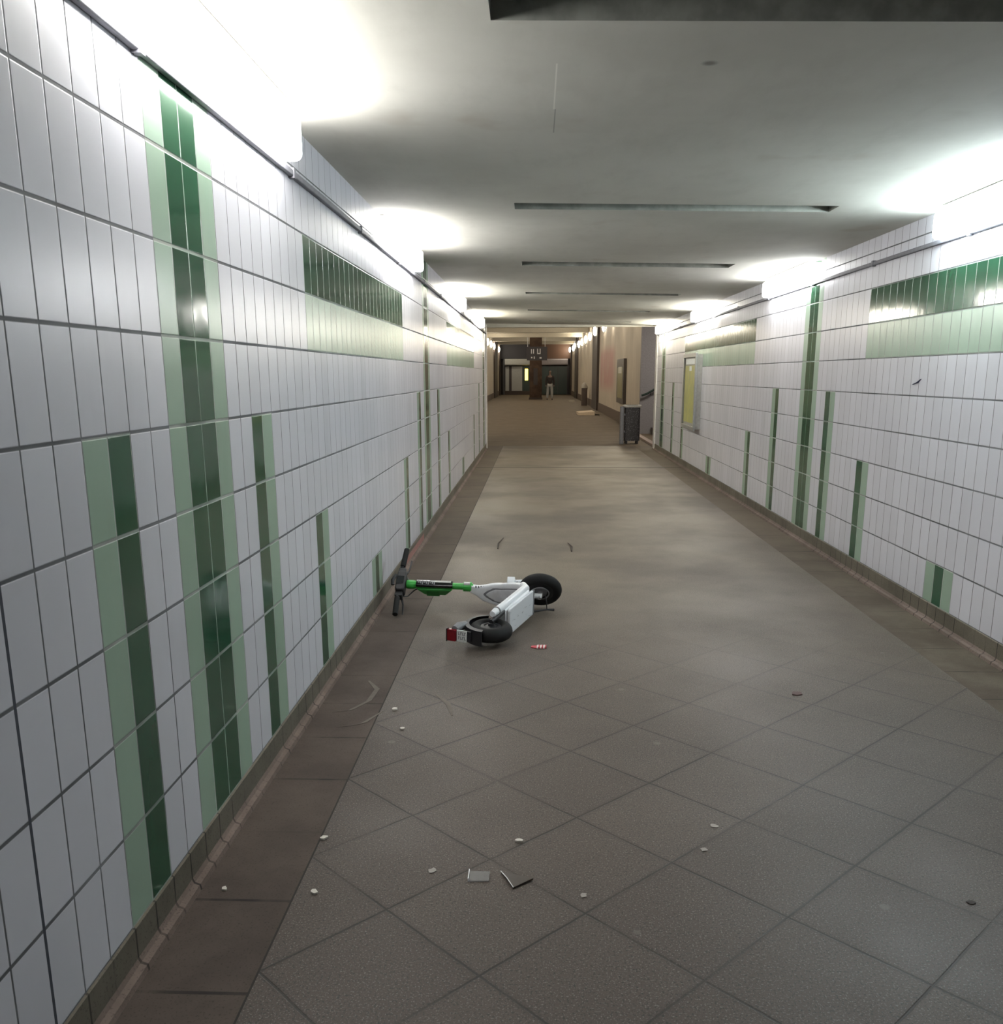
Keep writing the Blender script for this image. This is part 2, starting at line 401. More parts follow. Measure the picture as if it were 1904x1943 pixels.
for (X, sg, ya, yb) in ((HR, -1, 40.0, 43.4), (HR, -1, 59.8, 63.0), (HL, 1, 62.0, 66.4), (HL, 1, 70.2, 71.9), (HR, -1, 70.2, 71.9)):
    n5 += 1
    struct(MB().box(min(X, X+sg*.1), max(X, X+sg*.1), ya, yb, 0, 3.9).build('trim_%d' % (4+n5), dk))
b = MB().box(HL-.2, 7, YE, HE, HZ, HZ+.2)
yy = 24.0
while yy < 71:
    b.box(HL, HR, yy, yy+.5, HZ-.22, HZ+.01); yy += 6.2
struct(b.build('ceiling_far', plain('cream_hall_ceiling', (.50, .46, .38), .8)))

# stairs up to the right, just past the tiled wall
tile_far = plain('grey_stair_wall', (.33, .31, .31), .6)
struct(MB().box(HR, 7, 24.1, 24.3, 0, 4.2).build('wall_stair_far', tile_far))
struct(MB().box(XR+.25, 7, YE-.12, YE-.0, 0, 4.2).build('wall_stair_near', tile_far))
b = MB()
for k in range(11): b.box(3.0+k*.3, 6.9, YE+.02, 24.08, k*.165, (k+1)*.165)
struct(b.build('stair_flight', plain('dark_granite_step', (.10, .085, .08), .7)), 'dark granite stair flight rising to the right behind the tiled wall', 'stairs')
struct(MB().box(2.50, 2.62, YE+.03, 24.1, 0, .05).build('trim_10', plain('pink_granite_kerb', (.33, .25, .21), .6)))
sl_ = bpy.data.lights.new('stairwell_fill', 'AREA'); sl_.energy = 26; sl_.size = .8; sl_.color = (1, .93, .85)  # unseen fill light added to brighten the stair opening
so_ = bpy.data.objects.new('stairwell_fill', sl_); C.objects.link(so_); so_.location = (3.9, 21.8, 3.7)
hr = thing('handrail', 'dark handrail climbing the grey stair wall behind the waste bin', 'handrail', (2.74, 24.04, .95))
b = MB().tube([(2.72, 24.00, .98), (2.85, 24.00, 1.02), (6.3, 24.00, 2.95)], .028)
b.build('rail', plain('dark_green_rail', (.03, .05, .04), .4), hr, True)
for k in range(4):
    x = 2.95+k*.95; z = 1.02+(x-2.85)*.56
    MB().tube([(x, 24.00, z-.02), (x, 24.00, z-.08), (x, 24.095, z-.08)], .008, n=8).build('bracket', plain('dark_metal', (.05, .05, .055), .4, .6), hr)

# ------------------------------------------------------------------ tube lamps at the ceiling edge
def lamp(X, sg, ya, yb, zb, zt, col, k, label):
    nmx = 'lamp_glow_%d' % k
    cx = X+sg*.055
    t = thing('wall_lamp', label, 'lamp', (X, (ya+yb)/2, zb), 'tube lamps under the ceiling edge')
    x0, x1 = sorted((X, X+sg*.085))
    MB().box(x0, x1, ya+.03, yb-.03, zt-.032, zt-.006).build('housing', plain('white_lamp_housing', (.7, .7, .7), .4), t)
    a, c = sorted((X+sg*.003, X+sg*.10))
    MB().rbox(a, c, ya+.004, yb-.004, zb, zt-.03, .028, n=5).build('diffuser', glow(nmx, col[:3], LAMP*col[3]), t, True)
cool = (1., .985, .97, 1.); cyan = (.82, .95, 1., 1.5); neu = (1., .97, .90, 1.); warm = (1., .94, .80, 1.); right = (.97, .98, 1., 1.)
coolw = (1., .985, .97, .88)
L_ = [(-3.0, -1.45, (.9, .94, 1., .5), None), (2.25, 3.85, cool, 'blazing white tube lamp at top left, nearest on the left wall'),  # first lamp is unseen, added behind the camera for extra light
      (6.25, 7.82, coolw, 'tube lamp over the dark green panel of the left wall, second from the viewer'),
      (10.95, 12.54, neu, 'third tube lamp on the left wall, past the full-height green stripe'),
      (15.3, 16.9, warm, 'farthest tube lamp on the left wall, smallest on that side')]
R_ = [(4.25, 5.82, cyan, 'bluish tube lamp cut by the right picture edge above the dark green panel'),
      (8.42, 9.99, right, 'tube lamp on the right wall at the top of the full-height green stripe'),
      (12.9, 14.49, neu, 'tube lamp on the right wall above the yellow poster case'),
      (17.1, 18.7, warm, 'last tube lamp on the right wall, by the stair opening')]
k = 0
for ya, yb, col, lab in L_:
    k += 1; lamp(XL, 1, ya, yb, 2.335, CLZ(XL), col, k, lab or 'added dim tube lamp on the left wall, unseen behind the camera spot')
for ya, yb, col, lab in R_:
    k += 1; lamp(XR, -1, ya, yb, 2.285, CLZ(XR), col, k, lab)

# oval wall lights of the hall
RS = [(25.1, 'nearest oval light on the right hall wall'), (29.1, 'second oval light on the right hall wall'), (33.2, 'third oval light on the right hall wall'),
      (37.2, 'largest visible oval light high on the right hall wall'), (41.15, 'oval light above the dark brown pier, beside the largest one'),
      (46.7, 'oval light just past the dark brown pier on the right'), (50.6, 'second oval light past the brown pier on the right'),
      (54.7, 'third oval light past the brown pier on the right'), (58.6, 'fourth oval light past the brown pier on the right'),
      (62.3, 'oval light over the farther dark pier on the right'), (67.4, 'second farthest oval light on the right hall wall'), (71.0, 'farthest oval light on the right hall wall')]
LS = [(25.0, 'nearest oval light on the left hall wall'), (29.2, 'second oval light on the left hall wall'), (33.4, 'third oval light on the left hall wall'), (37.5, 'fourth oval light on the left hall wall'), (41.6, 'fifth oval light on the left hall wall'), (45.7, 'sixth oval light on the left hall wall'), (49.8, 'seventh oval light on the left hall wall'),
      (53.8, 'first of the oval lights visible past the left tiled wall'), (57.9, 'second of the oval lights visible past the left tiled wall'),
      (61.9, 'third of the oval lights visible past the left tiled wall'), (69.8, 'farthest oval light on the left, set apart by the dark pier')]
def sconce(X, sg, y, lab):
    t = thing('wall_light', lab, 'lamp', (X, y, 3.36), 'oval wall lights of the hall')
    T = Matrix.Translation((X, y, 3.36))
    MB(T).rbox(min(0, sg*.03), max(0, sg*.03), -.14, .14, -.215, .215, .1, axis='x').build('back_plate', plain('dark_metal', (.05, .05, .055), .4, .6), t)
    rs = []
    for a in range(7):
        th = a/6*PI/2*.97; rs.append([(sg*(.03+.085*math.sin(th)), .13*math.cos(th)*math.cos(2*PI*q/20), .20*math.cos(th)*math.sin(2*PI*q/20)) for q in range(20)])
    MB(T).rings(rs).build('diffuser', glow('sconce_glow', (1, .90, .72), SCONCE), t, True)
for y, lab in RS: sconce(HR if not (40 < y < 43.4 or 59.8 < y < 63 or y > 70.2) else HR-.1, -1, y, lab)
for y, lab in LS: sconce(HL if not (62 < y < 66.4 or y > 70.2) else HL+.1, 1, y, lab)

# ------------------------------------------------------------------ poster cases
def poster_mat(name, c1, c2, top):
    m, t, bs = nt(name); co, s = XYZ(t)
    n = NOISE(t, co, 7, 5, .7, (1, 2.5, 1))
    c = MIX(t, SS(t, n, .42, .6), c4(c1), c4(c2)); t.links.new(c, bs.inputs['Base Color']); bs.inputs['Roughness'].default_value = .35
    return m
alu = plain('aluminium_frame', (.38, .39, .38), .35, .5)
pc = thing('poster_case', 'framed yellow poster case on the right tiled wall', 'poster case', (XR, 14.35, .72))
MB().box(XR-.075, XR, 13.85, 14.98, .70, 1.80).build('cabinet', plain('grey_case_side', (.34, .34, .32), .5), pc)
b = MB()
for a in ((13.83, 15.0, .68, .74), (13.83, 15.0, 1.76, 1.82), (13.83, 13.90, .74, 1.76), (14.93, 15.0, .74, 1.76)): b.box(XR-.105, XR-.075, *a)
b.build('frame', alu, pc, bevel=.004)
MB().box(XR-.081, XR-.076, 13.93, 14.90, .78, 1.64).build('poster', poster_mat('yellow_poster', (.50, .49, .15), (.40, .41, .17), 0), pc)
MB().box(XR-.082, XR-.076, 13.98, 14.85, 1.66, 1.74).build('header', plain('white_header', (.75, .8, .8), .4), pc)
MB().box(XR-.083, XR-.081, 14.30, 14.50, 1.56, 1.63).build('printed_strip', plain('white_header', (.75, .8, .8), .4), pc)
pc2 = thing('poster_case', 'dark framed narrow poster case on the cream wall above the waste bin', 'poster case', (HR, 29, .66))
MB().box(HR-.09, HR-.004, 27.9, 30.2, .64, 1.98).build('cabinet', plain('dark_case', (.085, .07, .06), .5), pc2)
MB().box(HR-.096, HR-.09, 28.2, 29.9, .80, 1.72).build('poster', poster_mat('olive_poster', (.34, .32, .15), (.26, .25, .13), 0), pc2)
MB().box(HR-.098, HR-.09, 28.5, 29.6, 1.55, 1.74).build('header', plain('pale_header', (.7, .7, .62), .4), pc2)

# ------------------------------------------------------------------ waste bin by the stairs
wb = thing('waste_bin', 'dark mesh waste bin with a pale rim standing before the cream wall', 'bin', (2.12, 20.6, 0))
mesh_m, t, bs = nt('dark_perforated_steel'); co, s = XYZ(t)
v = N(t, 'ShaderNodeTexVoronoi'); v.inputs['Scale'].default_value = 38; t.links.new(co, v.inputs[0])
t.links.new(MIX(t, SS(t, v.outputs['Distance'], .2, .35), (.16, .155, .16, 1), (.035, .032, .035, 1)), bs.inputs['Base Color']); bs.inputs['Roughness'].default_value = .5
MB().rbox(1.97, 2.31, 20.45, 20.79, .07, .80, .05, axis='z').build('body', mesh_m, wb, True)
MB().rbox(1.94, 2.34, 20.42, 20.82, .80, .85, .06, axis='z').build('rim', plain('pale_bin_rim', (.42, .40, .37), .5), wb, True, .008)
MB().rbox(2.01, 2.27, 20.49, 20.75, .848, .852, .05, axis='z').build('opening', plain('painted_dark_inside', (.01, .01, .01), .9), wb)  # flat black sheet paints the dark inside of the bin
MB().rbox(1.865, 1.955, 20.44, 20.56, 0, .82, .02, axis='z').build('post', plain('grey_steel_post', (.22, .22, .24), .4, .3), wb, True)
for z in (.25, .62): MB().box(1.95, 1.98, 20.47, 20.53, z, z+.05).build('bracket', plain('grey_steel_post', (.22, .22, .24), .4, .3), wb)
for dx, dy in ((2.02, 20.5), (2.26, 20.5), (2.02, 20.74), (2.26, 20.74)):
    MB().box(dx-.02, dx+.02, dy-.02, dy+.02, 0, .075).build('foot', plain('black_plastic', (.015, .015, .017), .45), wb)
lb = thing('litter_bin', 'narrow dark litter bin with white bag over its top beyond the brown pier', 'bin', (2.42, 46.6, 0))
MB().rbox(2.28, 2.56, 46.4, 46.8, 0, .86, .05, axis='z').build('body', plain('dark_brown_bin', (.09, .065, .055), .5), lb, True)
b = MB(); rs = []
for z, r in ((.78, .15), (.86, .17), (.95, .15), (1.05, .10), (1.10, .06), (1.12, .02)):
    rs.append([(2.42+r*(1+.12*math.sin(3*a+z*9))*math.cos(a), 46.6+r*(1+.12*math.cos(4*a))*math.sin(a), z) for a in [2*PI*q/18 for q in range(18)]])
b.rings(rs).build('bag', plain('white_plastic_bag', (.42, .39, .35), .5), lb, True)

# flattened boxes on the hall floor
card = plain('pale_cardboard', (.62, .52, .40), .8)
cb = thing('cardboard_box', 'pale flattened cardboard box lying beside the brown pier', 'box', (1.93, 35.6, 0))
b = MB(); b.add([(1.62, 35.2, 0), (2.24, 35.15, 0), (2.22, 36.5, 0), (1.60, 36.3, 0), (1.64, 35.25, .10), (2.24, 35.2, .13), (2.2, 36.4, .15), (1.58, 36.3, .11)],
              [(0, 1, 2, 3), (4, 5, 6, 7), (0, 1, 5, 4), (1, 2, 6, 5), (2, 3, 7, 6), (3, 0, 4, 7)]); b.build('carton', card, cb)
MB().add([(2.24, 35.2, .125), (2.46, 35.3, .01), (2.44, 36.2, .01), (2.2, 36.4, .145), (2.24, 35.2, .135), (2.46, 35.3, .02), (2.44, 36.2, .02), (2.2, 36.4, .155)],
         [(0, 1, 2, 3), (4, 5, 6, 7), (0, 1, 5, 4), (1, 2, 6, 5), (2, 3, 7, 6), (3, 0, 4, 7)]).build('flap', card, cb)
tag(MB().add([(1.9, 53, 0), (2.2, 52.9, 0), (2.23, 54, 0), (1.92, 54.1, 0), (1.9, 53, .07), (2.2, 52.9, .1), (2.2, 54, .08), (1.92, 54.1, .05)],
             [(0, 1, 2, 3), (4, 5, 6, 7), (0, 1, 5, 4), (1, 2, 6, 5), (2, 3, 7, 6), (3, 0, 4, 7)]).build('crumpled_paper', plain('grey_paper', (.42, .38, .32), .8), origin=(2.05, 53.5, 0)),
    'small pale paper heap near the farther dark pier', 'litter')

# ------------------------------------------------------------------ far end: column, hanging sign, shops
tb = band_mat('brown_column_tile', (.055, .032, .022), (.10, .062, .042), .3, 0, .01)
col = thing('column', 'brown tiled square column standing at the far end of the hall', 'column', (0, 58.4, 0))
MB().box(-.40, .36, 58, 58.8, .12, HZ-.0).build('shaft', tb, col)
MB().box(-.44, .40, 57.96, 58.84, 0, .12).build('plinth', dk, col)
MB().box(-.16, .10, 57.975, 58, .9, 1.9).build('panel', plain('dark_panel', (.04, .03, .03), .5), col)
sg_ = thing('hanging_sign', 'black hanging sign with white marks in front of the brown column', 'sign', (.02, 55, 2.5))
MB().box(-.55, .65, 54.95, 55.1, 2.34, 3.12).build('panel', plain('black_sign_panel', (.025, .02, .025), .4), sg_)
for x in (-.50, .52): MB().box(x-.015, x+.015, 55.01, 55.04, 3.12, HZ).build('rod', plain('pale_rod', (.6, .6, .6), .4), sg_)
b = MB()
wx = -.28
for (x0, x1, z0, z1) in ((-.30, -.25, 2.72, 2.98), (-.18, -.13, 2.72, 2.98), (.06, .11, 2.74, 3.0), (.06, .26, 2.70, 2.75), (.21, .26, 2.74, 3.0), (-.30, -.22, 2.46, 2.54), (-.14, -.08, 2.42, 2.56), (.2, .32, 2.44, 2.52)):
    MB().box(x0, x1, 54.935, 54.95, z0, z1).build('letter', plain('white_sign_lettering', (.6, .6, .62), .5), sg_)

b = MB()
PX = lambda x: (x-1017.6)*HE/1765            # metres across at the end wall
b.box(HL-.2, HR+.2, HE, HE+.2, 0, 4.2)
struct(b.build('wall_end', plain('dark_end_wall', (.05, .042, .042), .7)))
fas = thing('fascia', 'long dark fascia band across the far end above the shops', 'fascia', (0, HE-.1, 2.6))
MB().box(HL+.02, -.5, HE-.4, HE-.01, 2.72, HZ-.01).build('board', plain('dark_grey_board', (.03, .028, .034), .6), fas)
MB().box(-.5, HR-.02, HE-.4, HE-.01, 2.72, HZ-.01).build('board', plain('brown_board', (.075, .035, .018), .6), fas)
def shop(label, x0, x1, colr):
    s_ = thing('shop_front', label, 'shop front', ((x0+x1)/2, HE-.3, 0))
    MB().rbox(x0, x1, HE-.75, HE-.1, 2.22, 2.70, .1, axis='x').build('awning', plain('pale_awning_'+colr, (.36, .36, .34) if colr == 'white' else (.24, .21, .215), .5), s_)
    return s_
sl = shop('left shop front at the far end with white shutters and a yellow lit sign', -2.39, -.45, 'white')
wh = plain('white_shutter', (.36, .36, .345), .5)
for x0, x1 in ((-2.36, -2.08), (-1.88, -1.06)): MB().box(x0, x1, HE-.35, HE-.3, .30, 2.15).build('shutter', wh, sl)
MB().box(-2.08, -1.88, HE-.34, HE-.3, .30, 2.15).build('mullion', plain('dark_panel', (.04, .03, .03), .5), sl)
MB().box(-1.06, -.45, HE-.34, HE-.3, .3, 2.15).build('door', plain('dark_green_door', (.008, .024, .017), .3), sl)
MB().box(-2.39, -.45, HE-.4, HE-.3, 0, .3).build('plinth', dk, sl)
MB().box(-.86, -.62, HE-.5, HE-.42, 1.10, 1.96).build('lit_sign', glow('yellow_sign', (1., .72, .10), 1.5), sl)
MB().box(-.9, -.86, HE-.5, HE-.34, 1.06, 2.0).box(-.62, -.58, HE-.5, HE-.34, 1.06, 2.0).build('sign_frame', dk, sl)
sr = shop('right shop front at the far end with pinkish awning and dark glass doors', .40, 2.42, 'pinkish')
for x0, x1 in ((.45, .98), (1.0, 1.66), (1.70, 2.38)): MB().box(x0, x1, HE-.34, HE-.3, .04, 2.15).build('door', plain('dark_green_door', (.008, .024, .017), .3), sr)
for x in (.42, .98, 1.66, 2.38): MB().box(x, x+.04, HE-.38, HE-.3, 0, 2.2).build('mullion', plain('dark_panel', (.04, .03, .03), .5), sr)
MB().box(HL+.3, -2.42, HE-.34, HE-.3, 0, 2.7).build('side_panel', plain('grey_side_panel', (.07, .07, .075), .5), sl)

# ------------------------------------------------------------------ the distant person
def skin(name, verts, edges, radii, mat, parent, sub=2, origin=(0, 0, 0)):
    me = bpy.data.meshes.new(name); me.from_pydata([tuple(Vector(v)-Vector(origin)*0) for v in verts], edges, []); me.materials.append(mat)
    o = bpy.data.objects.new(name, me); C.objects.link(o); o.parent = parent
    sm_ = o.modifiers.new('skin', 'SKIN'); sm_.use_smooth_shade = True
    if not me.skin_vertices: me.attributes  # layer is made with the modifier
    lay = me.skin_vertices[0].data if len(me.skin_vertices) else None
    if lay:
        for i, r in enumerate(radii):
            lay[i].radius = r if isinstance(r, tuple) else (r, r)
        lay[0].use_root = True
    s2 = o.modifiers.new('sub', 'SUBSURF'); s2.levels = sub; s2.render_levels = sub
    return o
pe = thing('person', 'distant person in a dark jacket and pale trousers standing right of the brown column', 'person', (.86, 57.2, 0))
V = [(0, 0, .92), (0, 0, 1.12), (0, .0, 1.38), (0, .0, 1.50), (0, -.01, 1.58), (0, -.03, 1.68), (0, -.02, 1.76),
     (.10, 0, .88), (.12, -.03, .50), (.13, .02, .09), (.14, -.13, .04),
     (-.10, 0, .88), (-.13, .05, .50), (-.16, .12, .09), (-.17, -.02, .04),
     (.19, 0, 1.40), (.25, .02, 1.12), (.24, -.06, .88), (.24, -.09, .80),
     (-.19, 0, 1.40), (-.25, .02, 1.12), (-.24, -.06, .88), (-.24, -.09, .80)]
E_ = [(0, 1), (1, 2), (2, 3), (3, 4), (4, 5), (5, 6), (0, 7), (7, 8), (8, 9), (9, 10), (0, 11), (11, 12), (12, 13), (13, 14),
      (2, 15), (15, 16), (16, 17), (17, 18), (2, 19), (19, 20), (20, 21), (21, 22)]
R_b = [(.13, .10), (.12, .09), (.14, .10), .06, .06, (.08, .095), (.07, .08), .085, .06, .04, .04, .085, .06, .04, .04, .05, .042, .032, .035, .05, .042, .032, .035]
skm = plain('skin', (.16, .10, .075), .5)
skin('body', V, E_, R_b, skm, pe)
jv = [0, 1, 2, 3, 15, 16, 17, 19, 20, 21]; mp = {a: i for i, a in enumerate(jv)}
skin('jacket', [V[a] for a in jv], [(mp[a], mp[b_]) for a, b_ in E_ if a in mp and b_ in mp],
     [(.17, .13), (.16, .12), (.18, .13), .08, .07, .062, .05, .07, .062, .05], plain('dark_jacket', (.02, .013, .013), .8), pe)
tv = [0, 7, 8, 9, 11, 12, 13]; mp = {a: i for i, a in enumerate(tv)}
skin('trousers', [V[a] for a in tv], [(mp[a], mp[b_]) for a, b_ in E_ if a in mp and b_ in mp],
     [(.15, .12), .105, .085, .075, .105, .085, .075], plain('pale_trousers', (.34, .34, .34), .7), pe)
skin('hair', [(0, -.0, 1.70), (0, 0, 1.79)], [(0, 1)], [(.085, .095), (.07, .08)], plain('dark_hair', (.02, .015, .012), .6), pe)
for x, y_ in ((.14, -.04), (-.165, .06)):
    skin('shoe', [(x, y_+.05, .045), (x, y_-.12, .035)], [(0, 1)], [(.05, .045), (.045, .03)], plain('black_plastic', (.015, .015, .017), .45), pe)

# ------------------------------------------------------------------ the fallen scooter
P_f = Vector((.035, 5.77, .140)); P_r = Vector((-.25, 4.98, .085)); P_b = Vector((-.885, 5.80, .165))
fx = (P_f-P_r).normalized(); ua = (P_b-P_f).normalized()
ub = (ua-fx*ua.dot(fx)).normalized(); ly = ub.cross(fx).normalized()          # left of the scooter points at the floor
BODY = Matrix.Translation(P_r) @ Matrix((fx, ly, ub)).transposed().to_4x4()
bd = Vector((0, .80, .60)); bd = (bd-ua*bd.dot(ua)).normalized(); gx = ua.cross(bd).normalized()
STEER = Matrix.Translation(P_f) @ Matrix((gx, -bd, ua)).transposed().to_4x4()
WB = (P_f-P_r).length; SL = (P_b-P_f).length
sc = thing('electric_scooter', 'white and green electric scooter lying on its side by the left wall', 'scooter', (-.3, 5.5, 0))
green = plain('lime_green_paint', (.045, .42, .06), .35, var=.04)
dgreen = plain('deep_green_cover', (.025, .20, .035), .4)
whitep = plain('white_frame_paint', (.74, .75, .77), .35, var=.03)
grub, t, bs = nt('scuffed_white_plastic'); co, s = XYZ(t)
c = MIX(t, SS(t, NOISE(t, co, 9, 5, .7, (1, 1, 5)), .60, .68, 0, .8), (.60, .61, .63, 1), (.16, .16, .16, 1))
t.links.new(c, bs.inputs['Base Color']); bs.inputs['Roughness'].default_value = .5
black = plain('black_plastic', (.015, .015, .017), .45)
rubber = plain('black_rubber', (.010, .010, .010), .7, spec=.3, bump=.3)
chrome = plain('brushed_metal', (.55, .55, .56), .3, .8)
greyp = plain('grey_plastic', (.20, .20, .21), .5)
def part(b, name, mat, parent=sc, smooth=True, bevel=0., label=None):
    o = b.build(name, mat, parent, smooth, bevel)
    if label: o['label'] = label
    return o
def wheel(T, R, r, name, hubm):
    tyre = part(MB(T).torus(R-r, r, mi=0, n=56, k=16, sq=1.1), name, rubber)
    b = MB(T)
    b.lathe([(R-2*r+.012, -.028), (R-2*r+.012, .028), (R-2*r-.008, .030), (R-2*r-.012, .012), (.035, .012), (.035, -.012), (R-2*r-.012, -.012), (R-2*r-.008, -.030), (R-2*r+.012, -.028)], n=40)
    part(b, 'rim', black, tyre)
    b = MB(T).lathe([(.001, -.045), (.016, -.045), (.018, -.03), (.045, -.026), (.045, .026), (.018, .03), (.016, .045), (.001, .045)], n=28)
    part(b, 'hub', hubm, tyre)
    return tyre
R1, R2 = .142, .125
fw = wheel(STEER, R1, .033, 'front_wheel', greyp)
b = MB(STEER)          # pale disc ring on the side the viewer sees
b.torus(.058, .005, c=(0, .034, 0), n=36, k=8); part(b, 'brake_disc', greyp, fw)
rw = wheel(BODY, R2, .038, 'rear_wheel', black)
# fork: two blades, crown, short steering tube
b = MB(STEER)
for sy in (-1, 1):
    b.tube([(0, sy*.052, -.015), (.0, sy*.054, .03), (-.004, sy*.052, .13), (-.006, sy*.044, .175)], [.016, .017, .018, .020], n=12, flat=1.0)
b.rbox(-.032, .026, -.062, .062, .165, .20, .012, axis='z')
b.tube([(-.004, 0, .19), (0, 0, .26)], .024)
part(b, 'fork', whitep, bevel=.002)
for sy in (-1, 1): part(MB(STEER).tube([(0, sy*.05, 0), (0, sy*.078, 0)], [.014, .011], n=10), 'axle_nut', chrome)
# white mudguard bracket on the fork
b = MB(STEER); rs = []
for i in range(13):
    a = math.radians(58+i*3.6); q = R1+.012
    rs.append([(q*math.cos(a), yy_, q*math.sin(a)) for yy_ in (-.036, .036)]+[((q+.005)*math.cos(a), yy_, (q+.005)*math.sin(a)) for yy_ in (.036, -.036)])
b.rings(rs); part(b, 'front_mudguard', black)
MBk = MB(STEER).rbox(-.092, -.02, -.030, .030, .165, .215, .014, axis='z'); part(MBk, 'headset_block', whitep, bevel=.004)
# monocoque: neck sweeping down into the deck
tilt = math.atan2((P_b-P_f).dot(fx), (P_b-P_f).dot(ub))
def ax(d): return (WB+math.sin(tilt)*d, math.cos(tilt)*d)
path = []
a0 = ax(.455); a1 = ax(.36); a2 = ax(.27)
a15 = ax(.41)
path = [(a0[0], a0[1], .054, .050), (a15[0]-.004, a15[1], .066, .054), (a1[0]-.012, a1[1], .108, .056), (a2[0]-.028, a2[1], .150, .056), (WB-.128, .185, .166, .054), (WB-.160, .110, .168, .052), (WB-.20, .045, .168, .055),
        (WB-.27, .008, .172, .062), (WB-.36, -.005, .172, .066), (.30, -.005, .172, .066), (.19, -.002, .165, .060), (.165, .0, .150, .05)]
def loft(path, T, k=20, e=.35):
    b = MB(T); rs = []
    for i, (x, z, wd, th) in enumerate(path):
        p0 = path[max(i-1, 0)]; p1 = path[min(i+1, len(path)-1)]
        d = Vector((p1[0]-p0[0], 0, p1[1]-p0[1])).normalized(); nrm = Vector((d.z, 0, -d.x))
        ring = []; yo = .034*max(0, min(1, (z-.08)/.14))*max(0, min(1, (.47-z)/.12))
        for q in range(k):
            a = 2*PI*q/k; cc, ss = math.cos(a), math.sin(a)
            sx = math.copysign(abs(cc)**e, cc)*wd/2; sn = math.copysign(abs(ss)**e, ss)*th/2
            ring.append(Vector((x, yo, z))+Vector((0, 1, 0))*sx+nrm*sn)
        rs.append(ring)
    b.rings(rs); return b
def fine(path, n=4):
    out = []
    for i in range(len(path)-1):
        p = [path[max(0, min(len(path)-1, i+k))] for k in (-1, 0, 1, 2)]
        for j in range(n):
            t_ = j/n
            out.append(tuple(.5*((2*p[1][k])+(-p[0][k]+p[2][k])*t_+(2*p[0][k]-5*p[1][k]+4*p[2][k]-p[3][k])*t_*t_+(-p[0][k]+3*p[1][k]-3*p[2][k]+p[3][k])*t_**3) for k in range(4)))
    out.append(path[-1]); return out
part(loft(fine(path), BODY, 28, .42), 'frame', whitep)
# rider-side tongue (battery cover) on the neck, ringed by a dark groove
def offs(path, i0, i1, off, wd, th):
    P = fine(path)[i0:i1]; out = []
    for i, (x, z, w_, t_) in enumerate(P):
        p0 = P[max(i-1, 0)]; p1 = P[min(i+1, len(P)-1)]
        d = Vector((p1[0]-p0[0], 0, p1[1]-p0[1])).normalized(); nrm = Vector((d.z, 0, -d.x))
        s_ = i/(len(P)-1); rnd = min(1, math.sqrt(max(.02, s_*5))) 
        out.append((x+nrm.x*(t_/2+off), z+nrm.z*(t_/2+off), w_*wd*rnd, th))
    return out
sgn = 1
Pn = fine(path); 
part(loft(offs(path, 8, 24, -.001, .64, .008), BODY, 16, .5), 'cover_groove', greyp)
part(loft(offs(path, 9, 24, .003, .52, .010), BODY, 16, .5), 'battery_cover', plain('pale_grey_cover', (.56, .56, .58), .4))
# scuffed underside plate of the deck
MB_ = MB(BODY).rbox(.17, WB-.255, -.080, .080, -.050, -.034, .02, axis='z'); part(MB_, 'underside_plate', grub, bevel=.004, label='scuffed off-white underside plate')
b = MB(BODY)
for x_ in (WB-.275, WB-.262): b.box(x_, x_+.004, -.081, .081, -.052, -.034)
part(b, 'plate_seam', greyp)
part(MB(BODY).rbox(.20, WB-.30, -.068, .068, .027, .033, .01, axis='z'), 'deck_mat', rubber)
# side rail that catches the light, with its end cap
part(MB(BODY).tube([(.05, -.080, .012), (.10, -.086, .008), (.20, -.086, .003), (WB-.26, -.084, .008), (WB-.19, -.078, .05)], [.019, .023, .025, .026, .022], n=14), 'side_rail', whitep)
part(MB(BODY).tube([(.095, -.086, .008), (.105, -.086, .008)], .0265, n=14), 'rail_seam', greyp)
# rear stays
b = MB(BODY)
for sy in (-1, 1): b.tube([(.18, sy*.065, -.005), (.09, sy*.058, -.006), (0, sy*.052, 0)], [.018, .016, .014], n=10)
part(b, 'rear_stays', black)
# rear mudguard
b = MB(BODY); rs = []
for i in range(19):
    a = math.radians(28+i*8.6); q = R2+.012+.010*(i/18)
    ring = [(q*math.cos(a), yy_, q*math.sin(a)) for yy_ in (-.044, -.03, .03, .044)]+[((q+.007)*math.cos(a), yy_, (q+.007)*math.sin(a)) for yy_ in (.044, .03, -.03, -.044)]
    q2 = q-.018; ring[0] = (q2*math.cos(a), -.048, q2*math.sin(a)); ring[3] = (q2*math.cos(a), .048, q2*math.sin(a))
    rs.append(ring)
b.rings(rs); mg = part(b, 'rear_mudguard', black)
part(MB(BODY).tube([(-.05, -.03, .135), (-.10, -.035, .155), (-.145, -.03, .16)], [.024, .026, .022], n=12), 'mudguard_brace', greyp)
# tail light and number plate face backwards
tail = MB(BODY).rbox(-.165, -.145, -.034, .034, .145, .20, .006, axis='x'); tl = part(tail, 'tail_light', plain('dark_red_lens', (.20, .008, .014), .2), bevel=.002, label='dark red tail light')
part(MB(BODY).box(-.168, -.142, -.038, .038, .199, .204).box(-.15, -.135, -.03, .03, .06, .2), 'light_bracket', black)
plate = part(MB(BODY).box(-.156, -.151, -.034, .034, .082, .143), 'number_plate', plain('white_number_plate', (.66, .67, .66), .4), smooth=False, label='small white number plate')
b = MB(BODY)
for r_ in range(2):
    for q in range(4):
        zz = .134-q*.0125; y1 = -.024+r_*.026
        b.box(-.1572, -.156, y1, y1+.018, zz-.0035, zz); 
        if (q+r_) % 2: b.box(-.1572, -.156, y1, y1+.004, zz-.010, zz)
        else: b.box(-.1572, -.156, y1+.014, y1+.018, zz-.010, zz)
part(b, 'plate_characters', greyp, plate, False)
